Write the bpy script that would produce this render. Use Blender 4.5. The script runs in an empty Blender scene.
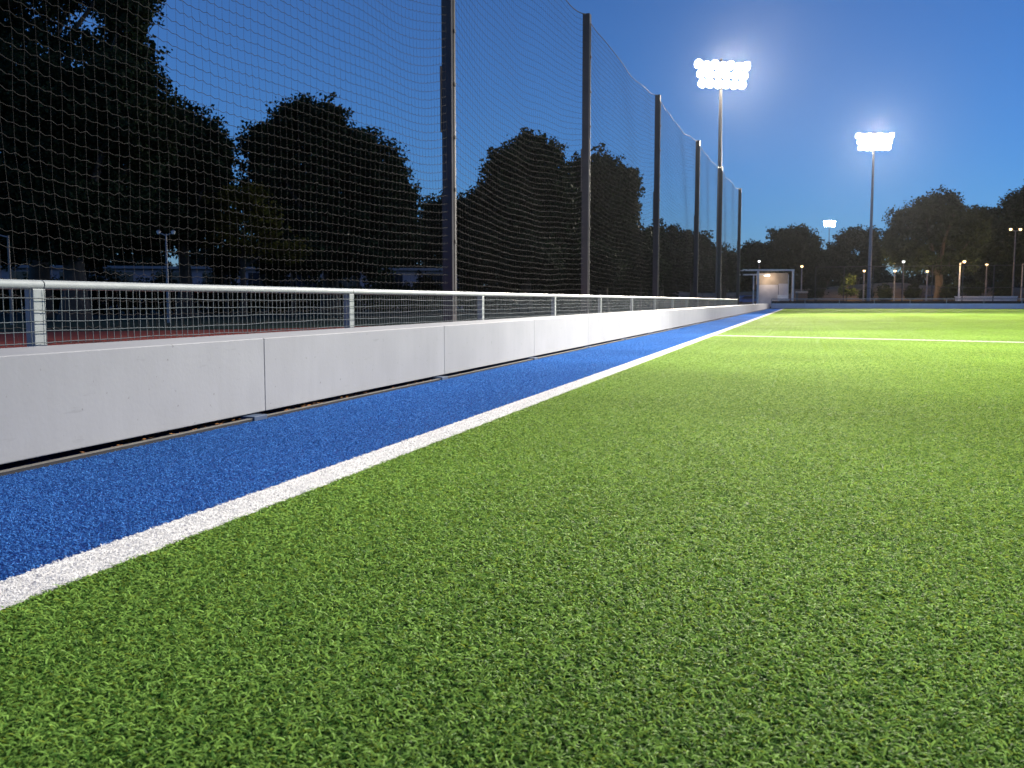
import bpy, math, random
import numpy as np
from mathutils import Vector, Matrix

HAZE = 0.000038
rng = np.random.default_rng(7)
random.seed(7)
S = bpy.context.scene
COL = S.collection
PI = math.pi

# ---------------------------------------------------------------- camera
F, EYE = 950.0, 0.70
PITCH = math.radians(4.993)
YAW = math.radians(17.08)
FW = np.array([-math.sin(YAW) * math.cos(PITCH), math.cos(YAW) * math.cos(PITCH), -math.sin(PITCH)])
RT = np.array([math.cos(YAW), math.sin(YAW), 0.0])
UP = np.cross(RT, FW)


def at(px, py, D):
    """World point at distance D along the view axis, seen at px, py in the photograph (used to survey distant things)."""
    return np.array([0, 0, EYE]) + (FW + RT * (px - 512) / F + UP * (384 - py) / F) * D


def foot(px, D):
    p = at(px, 301, D)
    return (float(p[0]), float(p[1]), 0.0)


cam_data = bpy.data.cameras.new('camera')
cam = bpy.data.objects.new('camera', cam_data)
COL.objects.link(cam)
cam.location = (0, 0, EYE)
cam.rotation_euler = (PI / 2 - PITCH, 0, YAW)
cam_data.sensor_width = 36
cam_data.lens = F / 1024 * 36
cam_data.clip_start = 0.05
cam_data.clip_end = 3000
S.camera = cam
cam_data.dof.use_dof = True
cam_data.dof.focus_distance = 5.0
cam_data.dof.aperture_fstop = 9.0

# ---------------------------------------------------------------- materials


def material(name):
    m = bpy.data.materials.new(name)
    m.use_nodes = True
    return m, m.node_tree.nodes, m.node_tree.links, m.node_tree.nodes['Principled BSDF']


def plain(name, col, rough=0.6, metal=0.0, var=0.12, scale=6.0, bump=0.0, bscale=60.0, spec=0.5):
    """A surface with a little mottling in colour and an optional fine bump."""
    m, N, L, b = material(name)
    tc = N.new('ShaderNodeTexCoord')
    n = N.new('ShaderNodeTexNoise')
    n.inputs['Scale'].default_value = scale
    n.inputs['Detail'].default_value = 6
    r = N.new('ShaderNodeMapRange')
    r.inputs['From Min'].default_value = 0.3
    r.inputs['From Max'].default_value = 0.7
    r.inputs['To Min'].default_value = 1 - var
    r.inputs['To Max'].default_value = 1 + var
    mx = N.new('ShaderNodeMix')
    mx.data_type = 'RGBA'
    mx.blend_type = 'MULTIPLY'
    mx.inputs['Factor'].default_value = 1
    mx.inputs['A'].default_value = (*col, 1)
    L.new(tc.outputs['Object'], n.inputs['Vector'])
    L.new(n.outputs['Fac'], r.inputs['Value'])
    L.new(r.outputs['Result'], mx.inputs['B'])
    L.new(mx.outputs['Result'], b.inputs['Base Color'])
    b.inputs['Roughness'].default_value = rough
    b.inputs['Metallic'].default_value = metal
    b.inputs['Specular IOR Level'].default_value = spec
    if bump:
        n2 = N.new('ShaderNodeTexNoise')
        n2.inputs['Scale'].default_value = bscale
        n2.inputs['Detail'].default_value = 4
        bp = N.new('ShaderNodeBump')
        bp.inputs['Strength'].default_value = bump
        bp.inputs['Distance'].default_value = 0.01
        L.new(tc.outputs['Object'], n2.inputs['Vector'])
        L.new(n2.outputs['Fac'], bp.inputs['Height'])
        L.new(bp.outputs['Normal'], b.inputs['Normal'])
    return m


def glow(name, col, strength):
    m, N, L, b = material(name)
    b.inputs['Base Color'].default_value = (0.8, 0.8, 0.8, 1)
    b.inputs['Emission Color'].default_value = (*col, 1)
    b.inputs['Emission Strength'].default_value = strength
    return m


def fibre(name, dark, light, trans, rough=0.5, patch=0.18, through=(1, 1, 1), gloss=0.02):
    """Artificial turf fibre: every blade its own shade, broad worn patches across the ground, some light passing through."""
    m, N, L, b = material(name)
    g = N.new('ShaderNodeNewGeometry')
    ramp = N.new('ShaderNodeMix')
    ramp.data_type = 'RGBA'
    ramp.inputs['A'].default_value = (*dark, 1)
    ramp.inputs['B'].default_value = (*light, 1)
    L.new(g.outputs['Random Per Island'], ramp.inputs['Factor'])
    n = N.new('ShaderNodeTexNoise')
    n.inputs['Scale'].default_value = 0.35
    n.inputs['Detail'].default_value = 5
    L.new(g.outputs['Position'], n.inputs['Vector'])
    r = N.new('ShaderNodeMapRange')
    r.inputs['From Min'].default_value = 0.3
    r.inputs['From Max'].default_value = 0.7
    r.inputs['To Min'].default_value = 1 - patch
    r.inputs['To Max'].default_value = 1 + patch
    L.new(n.outputs['Fac'], r.inputs['Value'])
    mx = N.new('ShaderNodeMix')
    mx.data_type = 'RGBA'
    mx.blend_type = 'MULTIPLY'
    mx.inputs['Factor'].default_value = 1
    L.new(ramp.outputs['Result'], mx.inputs['A'])
    L.new(r.outputs['Result'], mx.inputs['B'])
    L.new(mx.outputs['Result'], b.inputs['Base Color'])
    b.inputs['Roughness'].default_value = rough
    b.inputs['Specular IOR Level'].default_value = gloss
    t = N.new('ShaderNodeBsdfTranslucent')
    tt = N.new('ShaderNodeMix')          # light coming through a blade is yellower
    tt.data_type = 'RGBA'
    tt.blend_type = 'MULTIPLY'
    tt.inputs['Factor'].default_value = 1
    tt.inputs['B'].default_value = (*through, 1)
    L.new(mx.outputs['Result'], tt.inputs['A'])
    L.new(tt.outputs['Result'], t.inputs['Color'])
    ms = N.new('ShaderNodeMixShader')
    ms.inputs[0].default_value = trans
    L.new(b.outputs[0], ms.inputs[1])
    L.new(t.outputs[0], ms.inputs[2])
    L.new(ms.outputs[0], N['Material Output'].inputs['Surface'])
    return m


def leafy(name, col, col2, trans=0.12):
    return fibre(name, col, col2, trans, 0.6, 0.25)


def concrete_paint(name, tone):
    """White painted boards: faint grime running down, scuffs and small chips."""
    m, N, L, b = material(name)
    tc = N.new('ShaderNodeTexCoord')
    oi = N.new('ShaderNodeObjectInfo')
    add = N.new('ShaderNodeVectorMath')
    add.operation = 'ADD'
    L.new(tc.outputs['Object'], add.inputs[0])
    sc = N.new('ShaderNodeVectorMath')
    sc.operation = 'SCALE'
    sc.inputs[0].default_value = (37, 53, 11)
    L.new(oi.outputs['Random'], sc.inputs['Scale'])
    L.new(sc.outputs[0], add.inputs[1])
    def noise(scale, detail=6, mapping=(1, 1, 1)):
        mp = N.new('ShaderNodeMapping')
        mp.inputs['Scale'].default_value = mapping
        L.new(add.outputs[0], mp.inputs['Vector'])
        n = N.new('ShaderNodeTexNoise')
        n.inputs['Scale'].default_value = scale
        n.inputs['Detail'].default_value = detail
        L.new(mp.outputs[0], n.inputs['Vector'])
        return n.outputs['Fac']
    def rng_(v, a, c, lo, hi):
        r = N.new('ShaderNodeMapRange')
        r.inputs['From Min'].default_value = a
        r.inputs['From Max'].default_value = c
        r.inputs['To Min'].default_value = lo
        r.inputs['To Max'].default_value = hi
        L.new(v, r.inputs['Value'])
        return r.outputs['Result']
    def mul(a, c):
        k = N.new('ShaderNodeMath')
        k.operation = 'MULTIPLY'
        L.new(a, k.inputs[0])
        L.new(c, k.inputs[1])
        return k.outputs[0]
    f1 = rng_(noise(2.2), 0.3, 0.7, 0.93, 1.04)
    f2 = rng_(noise(3.0, 5, (1, 5, 0.7)), 0.35, 0.75, 1.01, 0.965)
    f3 = rng_(noise(26, 3), 0.70, 0.745, 1.0, 0.62)          # small chips
    f4 = rng_(noise(9, 8, (1, 0.5, 3)), 0.66, 0.74, 1.0, 0.88)   # horizontal scuffs
    f = mul(mul(f1, f2), mul(f3, f4))
    rnd = rng_(oi.outputs['Random'], 0, 1, 0.96, 1.03)
    f = mul(f, rnd)
    mx = N.new('ShaderNodeMix')
    mx.data_type = 'RGBA'
    mx.blend_type = 'MULTIPLY'
    mx.inputs['Factor'].default_value = 1
    mx.inputs['A'].default_value = (*tone, 1)
    L.new(f, mx.inputs['B'])
    L.new(mx.outputs['Result'], b.inputs['Base Color'])
    b.inputs['Roughness'].default_value = 0.62
    b.inputs['Specular IOR Level'].default_value = 0.3
    bp = N.new('ShaderNodeBump')
    bp.inputs['Strength'].default_value = 0.22
    bp.inputs['Distance'].default_value = 0.004
    L.new(noise(45, 6), bp.inputs['Height'])
    L.new(bp.outputs['Normal'], b.inputs['Normal'])
    return m


M = {}
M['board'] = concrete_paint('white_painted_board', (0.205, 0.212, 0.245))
M['end_board'] = concrete_paint('white_painted_end_board', (0.72, 0.72, 0.75))
M['board_edge'] = plain('grey_profile', (0.10, 0.095, 0.095), 0.7, 0.1)
M['foot'] = plain('blue_grey_plastic', (0.03, 0.05, 0.10), 0.6)
M['galv'] = plain('galvanised_tube', (0.24, 0.26, 0.28), 0.42, 0.15, 0.07, 14, 0.15, 90)
M['wire'] = plain('galvanised_wire', (0.075, 0.09, 0.105), 0.6, 0.2, spec=0.2)
M['post'] = plain('dark_steel_post', (0.030, 0.028, 0.032), 0.45, 0.2, 0.2, 3, 0.1, 40)
M['net'] = plain('net_twine', (0.032, 0.032, 0.034), 0.9, spec=0.05)
M['cable'] = plain('steel_cable', (0.02, 0.02, 0.024), 0.7)
M['mast'] = plain('grey_mast', (0.15, 0.14, 0.135), 0.6, 0.2)
M['mast_dark'] = plain('dark_mast', (0.16, 0.17, 0.20), 0.5, 0.3)
M['lamp_case'] = plain('lamp_casing', (0.25, 0.25, 0.26), 0.5, 0.4)
M['lens'] = glow('flood_lens', (1.0, 0.93, 0.82), 110)
M['bulb_warm'] = glow('warm_lamp', (1.0, 0.66, 0.30), 4)
M['bulb_white'] = glow('white_lamp', (0.95, 0.95, 0.9), 3)
M['black'] = plain('matt_black', (0.012, 0.012, 0.016), 0.8)
M['bark'] = plain('bark', (0.05, 0.04, 0.032), 0.9, 0, 0.3, 5, 0.6, 12)
M['white_paint'] = plain('white_paint', (0.75, 0.75, 0.73), 0.5)
M['pale_wall'] = plain('pale_wall', (0.20, 0.20, 0.25), 0.8, 0, 0.1, 1.5)
M['glass'] = plain('dark_glass', (0.02, 0.025, 0.035), 0.12)
M['beige'] = plain('beige_panel', (0.42, 0.34, 0.25), 0.8, 0, 0.25, 1.2)
M['pale_panel'] = plain('pale_panel', (0.60, 0.56, 0.55), 0.8, 0, 0.15, 1.5)
M['car_blue'] = plain('car_paint_blue', (0.05, 0.11, 0.32), 0.25)
M['car_dark'] = plain('car_paint_dark', (0.05, 0.05, 0.075), 0.25)
M['tyre'] = plain('tyre', (0.02, 0.02, 0.02), 0.9)
M['wood'] = plain('brown_wood', (0.20, 0.11, 0.06), 0.7)
M['lid'] = plain('lamplit_lid', (0.55, 0.42, 0.30), 0.6)
M['leafdebris'] = plain('dry_leaf', (0.22, 0.09, 0.025), 0.8, 0, 0.5, 30)

G1 = fibre('green_fibre', (0.032, 0.102, 0.018), (0.265, 0.465, 0.100), 0.40, 0.5, 0.18, (1.4, 1.0, 0.72), 0.03)
B1 = fibre('blue_fibre', (0.006, 0.04, 0.20), (0.07, 0.23, 0.62), 0.25, 0.65)
W1 = fibre('white_fibre', (0.56, 0.56, 0.59), (0.70, 0.70, 0.73), 0.20, 0.6, 0.05)
G0 = plain('green_backing', (0.014, 0.040, 0.006), 0.9, 0, 0.15, 0.6, 0.6, 90, 0.05)
B0 = plain('blue_backing', (0.008, 0.030, 0.15), 0.9, 0, 0.15, 0.6, 0.6, 90, 0.05)
W0 = plain('white_backing', (0.62, 0.61, 0.62), 0.9, 0, 0.05, 3, 0.4, 90, 0.05)

# ---------------------------------------------------------------- mesh helpers


class MB:
    """Collects boxes, tubes and quads; build() links them as ONE mesh object."""

    def __init__(self):
        self.v, self.f, self.n, self.mi, self.cur = [], [], 0, [], 0

    def add(self, verts, faces):
        self.v.append(np.asarray(verts, dtype=np.float32).reshape(-1, 3))
        for fc in faces:
            self.f.append([i + self.n for i in fc])
            self.mi.append(self.cur)
        self.n += len(self.v[-1])
        return self

    def box(self, x0, x1, y0, y1, z0, z1, bev=0.0):
        if bev <= 0:
            v = [(x, y, z) for z in (z0, z1) for y in (y0, y1) for x in (x0, x1)]
            self.add(v, [(0, 2, 3, 1), (4, 5, 7, 6), (0, 1, 5, 4), (2, 6, 7, 3), (0, 4, 6, 2), (1, 3, 7, 5)])
            return self
        b = bev          # chamfered box: hull of three inset boxes
        import bmesh
        bm = bmesh.new()
        r = bmesh.ops.create_cube(bm, size=1)
        for w in bm.verts:
            w.co = Vector((x0 + (w.co.x + .5) * (x1 - x0), y0 + (w.co.y + .5) * (y1 - y0), z0 + (w.co.z + .5) * (z1 - z0)))
        bmesh.ops.bevel(bm, geom=bm.edges[:], offset=b, segments=2, affect='EDGES', profile=0.5)
        bm.verts.ensure_lookup_table()
        self.add([w.co[:] for w in bm.verts], [[w.index for w in fc.verts] for fc in bm.faces])
        bm.free()
        return self

    def tube(self, p0, p1, r0, r1=None, n=8, caps=True):
        r1 = r0 if r1 is None else r1
        p0, p1 = Vector(p0), Vector(p1)
        d = (p1 - p0).normalized()
        a = d.orthogonal().normalized()
        c = d.cross(a)
        v = []
        for p, r in ((p0, r0), (p1, r1)):
            for k in range(n):
                t = 2 * PI * k / n + PI / n
                v.append(p + (a * math.cos(t) + c * math.sin(t)) * r)
        f = [(k, (k + 1) % n, n + (k + 1) % n, n + k) for k in range(n)]
        if caps:
            f += [tuple(range(n - 1, -1, -1)), tuple(range(n, 2 * n))]
        return self.add([tuple(q) for q in v], f)

    def path(self, pts, radii, n=7):
        """One continuous tube through pts with a radius at each point."""
        P = [Vector(p) for p in pts]
        v = []
        for i, p in enumerate(P):
            d = (P[min(i + 1, len(P) - 1)] - P[max(i - 1, 0)]).normalized()
            ref = Vector((1, 0, 0)) if abs(d.z) > 0.3 else Vector((0, 0, 1))
            a = d.cross(ref).normalized()
            c = d.cross(a)
            for k in range(n):
                t = 2 * PI * k / n
                v.append(tuple(p + (a * math.cos(t) + c * math.sin(t)) * radii[i]))
        f = []
        for i in range(len(P) - 1):
            f += [(i * n + k, i * n + (k + 1) % n, (i + 1) * n + (k + 1) % n, (i + 1) * n + k) for k in range(n)]
        f += [tuple(range(n - 1, -1, -1)), tuple(range((len(P) - 1) * n, len(P) * n))]
        return self.add(v, f)

    def poly(self, pts, z0, z1):
        """A closed outline in x, y raised from z0 to z1."""
        k = len(pts)
        v = [(x, y, z0) for x, y in pts] + [(x, y, z1) for x, y in pts]
        f = [tuple(range(k - 1, -1, -1)), tuple(range(k, 2 * k))]
        f += [(i, (i + 1) % k, k + (i + 1) % k, k + i) for i in range(k)]
        return self.add(v, f)

    def build(self, name, mat, parent=None, smooth=False, loc=None):
        me = bpy.data.meshes.new(name)
        me.from_pydata(np.concatenate(self.v).tolist(), [], self.f)
        for mm in (mat if isinstance(mat, (list, tuple)) else [mat]):
            me.materials.append(mm)
        if any(self.mi):
            me.polygons.foreach_set('material_index', self.mi)
        if smooth:
            me.polygons.foreach_set('use_smooth', [len(f_) == 4 for f_ in self.f])
        me.update()
        if smooth:
            me.set_sharp_from_angle(angle=math.radians(42))
        o = bpy.data.objects.new(name, me)
        COL.objects.link(o)
        if parent is not None:
            o.parent = parent
        if loc is not None:
            o.location = loc
        return o


def quads_object(name, verts, quads, mat, parent=None, smooth=False):
    """Large meshes from arrays, all faces quads."""
    me = bpy.data.meshes.new(name)
    verts = np.ascontiguousarray(verts, dtype=np.float32)
    quads = np.ascontiguousarray(quads, dtype=np.int32)
    me.vertices.add(len(verts))
    me.vertices.foreach_set('co', verts.ravel())
    me.loops.add(quads.size)
    me.loops.foreach_set('vertex_index', quads.ravel())
    me.polygons.add(len(quads))
    me.polygons.foreach_set('loop_start', np.arange(0, quads.size, 4, dtype=np.int32))
    me.materials.append(mat)
    me.update(calc_edges=True)
    if smooth:
        me.polygons.foreach_set('use_smooth', np.ones(len(quads), dtype=bool))
    me.validate()
    o = bpy.data.objects.new(name, me)
    COL.objects.link(o)
    if parent is not None:
        o.parent = parent
    return o


def tubes_arrays(P, R, n=3):
    """Tubes along polylines P (m, k, 3) with radius R: vertices and quads."""
    m, k, _ = P.shape
    T = np.gradient(P, axis=1)
    T /= np.linalg.norm(T, axis=2, keepdims=True)
    ref = np.where(np.abs(T[..., 2:3]) > 0.8, np.array([1.0, 0, 0]), np.array([0, 0, 1.0]))
    A = np.cross(T, ref)
    A /= np.linalg.norm(A, axis=2, keepdims=True)
    B = np.cross(T, A)
    ang = 2 * PI * np.arange(n) / n + PI / 2
    V = P[:, :, None, :] + R * (A[:, :, None, :] * np.cos(ang)[None, None, :, None] + B[:, :, None, :] * np.sin(ang)[None, None, :, None])
    idx = np.arange(m * k * n).reshape(m, k, n)
    a = idx[:, :-1, :]
    b = idx[:, 1:, :]
    Q = np.stack([a, np.roll(a, -1, axis=2), np.roll(b, -1, axis=2), b], axis=-1).reshape(-1, 4)
    return V.reshape(-1, 3), Q


def merge(parts):
    vs, qs, n = [], [], 0
    for v, q in parts:
        vs.append(v)
        qs.append(q + n)
        n += len(v)
    return np.concatenate(vs), np.concatenate(qs)


def tag(o, label=None, cat=None, group=None, kind=None):
    if label:
        o['label'] = label
    if cat:
        o['category'] = cat
    if group:
        o['group'] = group
    if kind:
        o['kind'] = kind
    return o


def thing(name, loc, label, cat, group=None, rz=0.0):
    o = bpy.data.objects.new(name, None)
    COL.objects.link(o)
    o.location = loc
    o.rotation_euler = (0, 0, rz)
    o.empty_display_size = 0.2
    return tag(o, label, cat, group)


def copy_tree(o, parent=None):
    c = o.copy()
    COL.objects.link(c)
    c.parent = parent
    for ch in list(o.children):
        copy_tree(ch, c)
    return c


# ---------------------------------------------------------------- the setting
def sheet(name, pts, z, mat):
    mb = MB()
    mb.add([(x, y, z) for x, y in pts], [tuple(range(len(pts)))])
    return tag(mb.build(name, mat), kind='structure')


M['ground'] = plain('dark_grass_ground', (0.010, 0.024, 0.020), 0.95, 0, 0.35, 0.4, 0.5, 20, 0.03)
M['track'] = plain('red_track', (0.12, 0.026, 0.022), 0.9, 0, 0.15, 2, 0.3, 80, 0.05)
sheet('ground', [(-600, -300), (600, -300), (600, 900), (-600, 900)], -0.03, M['ground'])
sheet('running_track', [(-3.75, -12), (-3.75, 40), (-7.0, 42), (-11.9, 25.5), (-13.6, 21.7), (-15.9, 19.2), (-18, 17.8), (-26, 14.5), (-40, 11), (-40, -12)], -0.026, M['track'])
FAR = 92.0
GRX0, GRX1 = -1.73, 30.77
sheet('green_turf', [(GRX0, -6), (GRX1, -6), (GRX1, FAR - 1.9), (GRX0, FAR - 1.9)], 0.0, G0)
sheet('blue_turf', [(-3.72, -6), (-1.907, -6), (-1.907, FAR + 0.6), (-3.72, FAR + 0.6)], 0.0, B0)
sheet('end_turf', [(-1.907, FAR - 1.9), (GRX1, FAR - 1.9), (GRX1, FAR + 0.6), (-1.907, FAR + 0.6)], 0.0, B0)
sheet('sideline', [(-1.907, -6), (-1.73, -6), (-1.73, FAR - 1.9), (-1.907, FAR - 1.9)], 0.0, W0)
lx0, ly0, lx1, ly1 = -1.73, 19.45, 28.0, 9.3
lw = 0.09
sheet('cross_line', [(lx0, ly0), (lx1, ly1), (lx1, ly1 + lw), (lx0, ly0 + lw)], 0.004, W0)


# ---------------------------------------------------------------- turf pile (stuff)
def blade_tile(name, size_x, size_y, count, mat, length=(0.019, 0.030), width=0.0033, height=0.0105, seed=1, curl=1.0, flat=0.55):
    """One square of curly artificial grass blades; each blade a bent ribbon of four quads."""
    r = np.random.default_rng(seed)
    n = count
    root = np.stack([(r.random(n) - .5) * size_x, (r.random(n) - .5) * size_y, np.zeros(n)], 1)
    az = r.random(n) * 2 * PI
    ln = r.uniform(length[0], length[1], n)
    el = r.uniform(flat, flat + 0.85, n)
    bend = r.uniform(-0.75, -0.25, n) * curl       # curls over
    side = r.normal(0, 0.55, n) * curl
    K = 4
    P = [root]
    e, a = el.copy(), az.copy()
    dirs = []
    for k in range(K):
        d = np.stack([np.cos(e) * np.cos(a), np.cos(e) * np.sin(a), np.sin(e)], 1)
        dirs.append(d)
        P.append(P[-1] + d * (ln / K)[:, None])
        e = e + bend
        a = a + side
    P = np.stack(P, 1)                          # n, K+1, 3
    P[:, :, 2] = np.clip(P[:, :, 2], 0.0005, None) * (height / 0.010)
    sd = np.stack([-np.sin(az), np.cos(az), r.normal(0, 0.35, n)], 1)
    sd /= np.linalg.norm(sd, axis=1, keepdims=True)
    w = np.array([0.8, 1.0, 1.0, 0.8, 0.35]) * width / 2
    wv = w[None, :] * r.uniform(0.75, 1.25, n)[:, None]
    Lf = P - sd[:, None, :] * wv[:, :, None]
    Rt = P + sd[:, None, :] * wv[:, :, None]
    V = np.stack([Lf, Rt], 2).reshape(-1, 3)
    base = np.arange(n)[:, None] * (2 * (K + 1)) + 2 * np.arange(K)[None, :]
    Q = np.stack([base, base + 1, base + 3, base + 2], -1).reshape(-1, 4)
    return quads_object(name, V, Q, mat, None, True)


def spread(o, x0, y0, nx, ny, sx, sy, quarter=True):
    """Repeats the blade square over a grid of nx by ny squares, each turned by a random quarter (or half) turn."""
    ng = bpy.data.node_groups.new('turf_spread', 'GeometryNodeTree')
    ng.interface.new_socket('Geometry', in_out='INPUT', socket_type='NodeSocketGeometry')
    ng.interface.new_socket('Geometry', in_out='OUTPUT', socket_type='NodeSocketGeometry')
    N, L = ng.nodes, ng.links
    gi, go = N.new('NodeGroupInput'), N.new('NodeGroupOutput')
    grid = N.new('GeometryNodeMeshGrid')
    grid.inputs['Size X'].default_value = sx * (nx - 1)
    grid.inputs['Size Y'].default_value = sy * (ny - 1)
    grid.inputs['Vertices X'].default_value = nx
    grid.inputs['Vertices Y'].default_value = ny
    tr = N.new('GeometryNodeTransform')
    tr.inputs['Translation'].default_value = (x0 + sx * nx / 2, y0 + sy * ny / 2, 0.0)
    L.new(grid.outputs['Mesh'], tr.inputs['Geometry'])
    inst = N.new('GeometryNodeInstanceOnPoints')
    L.new(tr.outputs['Geometry'], inst.inputs['Points'])
    L.new(gi.outputs[0], inst.inputs['Instance'])
    rv = N.new('FunctionNodeRandomValue')
    rv.data_type = 'INT'
    rv.inputs[4].default_value = 0
    rv.inputs[5].default_value = 3 if quarter else 1
    mu = N.new('ShaderNodeMath')
    mu.operation = 'MULTIPLY'
    mu.inputs[1].default_value = PI / 2 if quarter else PI
    L.new(rv.outputs[2], mu.inputs[0])
    cx = N.new('ShaderNodeCombineXYZ')
    L.new(mu.outputs[0], cx.inputs['Z'])
    L.new(cx.outputs[0], inst.inputs['Rotation'])
    L.new(inst.outputs[0], go.inputs[0])
    md = o.modifiers.new('spread', 'NODES')
    md.node_group = ng


t = 0.5
green = blade_tile('turf_blades', t, t, int(30000 * t * t), G1, length=(0.016, 0.027), width=0.0033, height=0.0085, seed=3, flat=0.3)
spread(green, GRX0, -0.5, 65, 181, t, t)
tag(green, 'short curly green artificial grass covering the pitch', 'turf', kind='stuff')
tb = 1.15 / 3
tb = 0.40
blue = blade_tile('turf_blades', tb, tb, int(26000 * tb * tb), B1, length=(0.010, 0.017), width=0.0026, height=0.008, seed=5)
spread(blue, -1.907 - 3 * tb, -0.6, 3, 232, tb, tb)
tag(blue, 'short blue artificial grass in the strip along the white barrier', 'turf', kind='stuff')
tw = 0.177
white = blade_tile('turf_blades', tw, tw, int(30000 * tw * tw), W1, length=(0.010, 0.017), width=0.0028, height=0.008, seed=8)
spread(white, -1.907, -0.5, 1, 512, tw, tw)
tag(white, 'white artificial grass of the broad painted sideline', 'turf', kind='stuff')
lt = math.hypot(lx1 - lx0, ly1 - ly0)
cross = blade_tile('turf_blades', 0.25, lw, 750, W1, length=(0.016, 0.026), width=0.0030, height=0.0145, seed=9)
spread(cross, 0, -lw / 2 + lw / 2, int(lt / 0.25), 1, 0.25, lw, False)
cross.location = (lx0, ly0, 0)
cross.rotation_euler = (0, 0, math.atan2(ly1 - ly0, lx1 - lx0))
tag(cross, 'white artificial grass of the thin line across the green pitch', 'turf', kind='stuff')

# ---------------------------------------------------------------- white barrier along the blue strip
XW, XR = -3.107, -3.69
ZB, ZT = 0.037, 0.478
bar = thing('kickboard', (XW, 0, 0), 'long low white panelled barrier beside the blue turf strip', 'barrier')
PL = 3.0
y = 2.03 - 6.0
panel0 = None
foot0 = None
while y < FAR:
    ln = min(PL, FAR - y)
    if ln < 0.5:
        break
    if panel0 is None or ln < PL:
        mb = MB()
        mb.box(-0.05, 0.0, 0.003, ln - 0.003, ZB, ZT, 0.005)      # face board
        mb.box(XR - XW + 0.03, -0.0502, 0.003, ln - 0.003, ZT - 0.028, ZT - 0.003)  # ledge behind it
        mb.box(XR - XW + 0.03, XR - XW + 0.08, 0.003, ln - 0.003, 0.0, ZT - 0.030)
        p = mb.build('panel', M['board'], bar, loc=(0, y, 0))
        if panel0 is None:
            panel0 = p
    else:
        p = panel0.copy()
        COL.objects.link(p)
        p.location = (0, y, 0)
    if foot0 is None:
        mb = MB()
        mb.box(-0.03, 0.068, -0.11, 0.03, 0.0, 0.030, 0.004)
        foot0 = mb.build('support_foot', M['foot'], bar, loc=(0, y, 0))
    else:
        p = foot0.copy()
        COL.objects.link(p)
        p.location = (0, y - 0.12, 0)
    y += PL
mb = MB()
mb.box(0.030, 0.054, -4, FAR, 0.0, 0.016)  # black puts the shade on the rail's front face into its colour
mb.cur = 1
mb.box(0.026, 0.056, -4, FAR, 0.0162, 0.0195)  # grey lip stands in for the light on the same rail's top
mb.build('base_rail', [M['black'], M['board_edge']], bar)
mb = MB()
mb.box(-0.40, -0.34, -4, FAR, 0.0, 0.10)
mb.build('base_beam', M['black'], bar)
# dry leaves blown under the barrier
dv, dq = [], []
for i in range(500):
    yy = random.uniform(2.6, 9.0)
    if random.random() < 0.6:
        yy = random.choice([4.2, 4.6, 5.6, 6.2]) + random.gauss(0, 0.22)
    c = np.array([XW + random.uniform(-0.16, 0.02), yy, random.uniform(0.005, 0.022)])
    a = random.uniform(0, 2 * PI)
    u = np.array([math.cos(a), math.sin(a), random.uniform(-.3, .3)]) * random.uniform(0.008, 0.02)
    w = np.array([-math.sin(a), math.cos(a), random.uniform(-.3, .6)]) * random.uniform(0.005, 0.012)
    k = len(dv)
    dv += [c - u, c + w, c + u, c - w]
    dq.append([k, k + 1, k + 2, k + 3])
tag(quads_object('dry_leaves', np.array(dv), np.array(dq), M['leafdebris']),
    'brown dry leaves caught in the gap under the white barrier', 'dry leaves', kind='stuff')

# ---------------------------------------------------------------- tube railing with wire mesh behind the coping
rail = thing('railing', (XR, 0, 0), 'low grey tube railing with wire mesh on the white barrier', 'railing')
BAY = 3.45
ys = [3.88 + BAY * k for k in range(-2, 16)]
ZR = 0.805
RR = 0.024
mb = MB()
mb.box(-0.028, 0.028, -0.040, 0.040, ZT - 0.05, ZR - 2 * RR + 0.004, 0.004)
post0 = mb.build('post', M['galv'], rail, loc=(-0.01, ys[0], 0))
mb = MB()
mb.tube((0, 0.004, ZR - RR), (0, BAY - 0.004, ZR - RR), RR, n=20)
tube0 = mb.build('top_rail', M['galv'], rail, True, (0, ys[0] + 0.03, 0))
hz = np.arange(ZT + 0.012, ZR - 2 * RR - 0.005, 0.055)
nv = int(BAY / 0.055)
HP = np.zeros((len(hz), 60, 3))
for i, z in enumerate(hz):
    yy = np.linspace(0, BAY, 60)
    HP[i] = np.stack([0.034 + 0.002 * np.sin(yy * 3 + i), yy, z + 0.004 * np.sin(yy * 2.1 + i * 1.7) + 0.002 * np.sin(yy * 9 + i)], 1)
VP = np.zeros((nv, 6, 3))
for i in range(nv):
    zz = np.linspace(ZT + 0.004, ZR - 2 * RR + 0.006, 6)
    VP[i] = np.stack([np.full(6, 0.030), i * 0.055 + 0.02 + 0.002 * np.sin(zz * 14 + i * 2.3), zz], 1)
v, q = merge([tubes_arrays(HP, 0.0024, 5), tubes_arrays(VP, 0.0022, 5)])
mesh0 = quads_object('wire_mesh', v, q, M['wire'], rail, True)
mesh0.location = (0, ys[0], 0)
for k, yy in enumerate(ys[1:]):
    p = post0.copy()
    COL.objects.link(p)
    p.location.y = yy
    if k < len(ys) - 2:
        for src in (tube0, mesh0):
            p = src.copy()
            COL.objects.link(p)
            p.location.y = yy + (0.03 if src is tube0 else 0)

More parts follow.
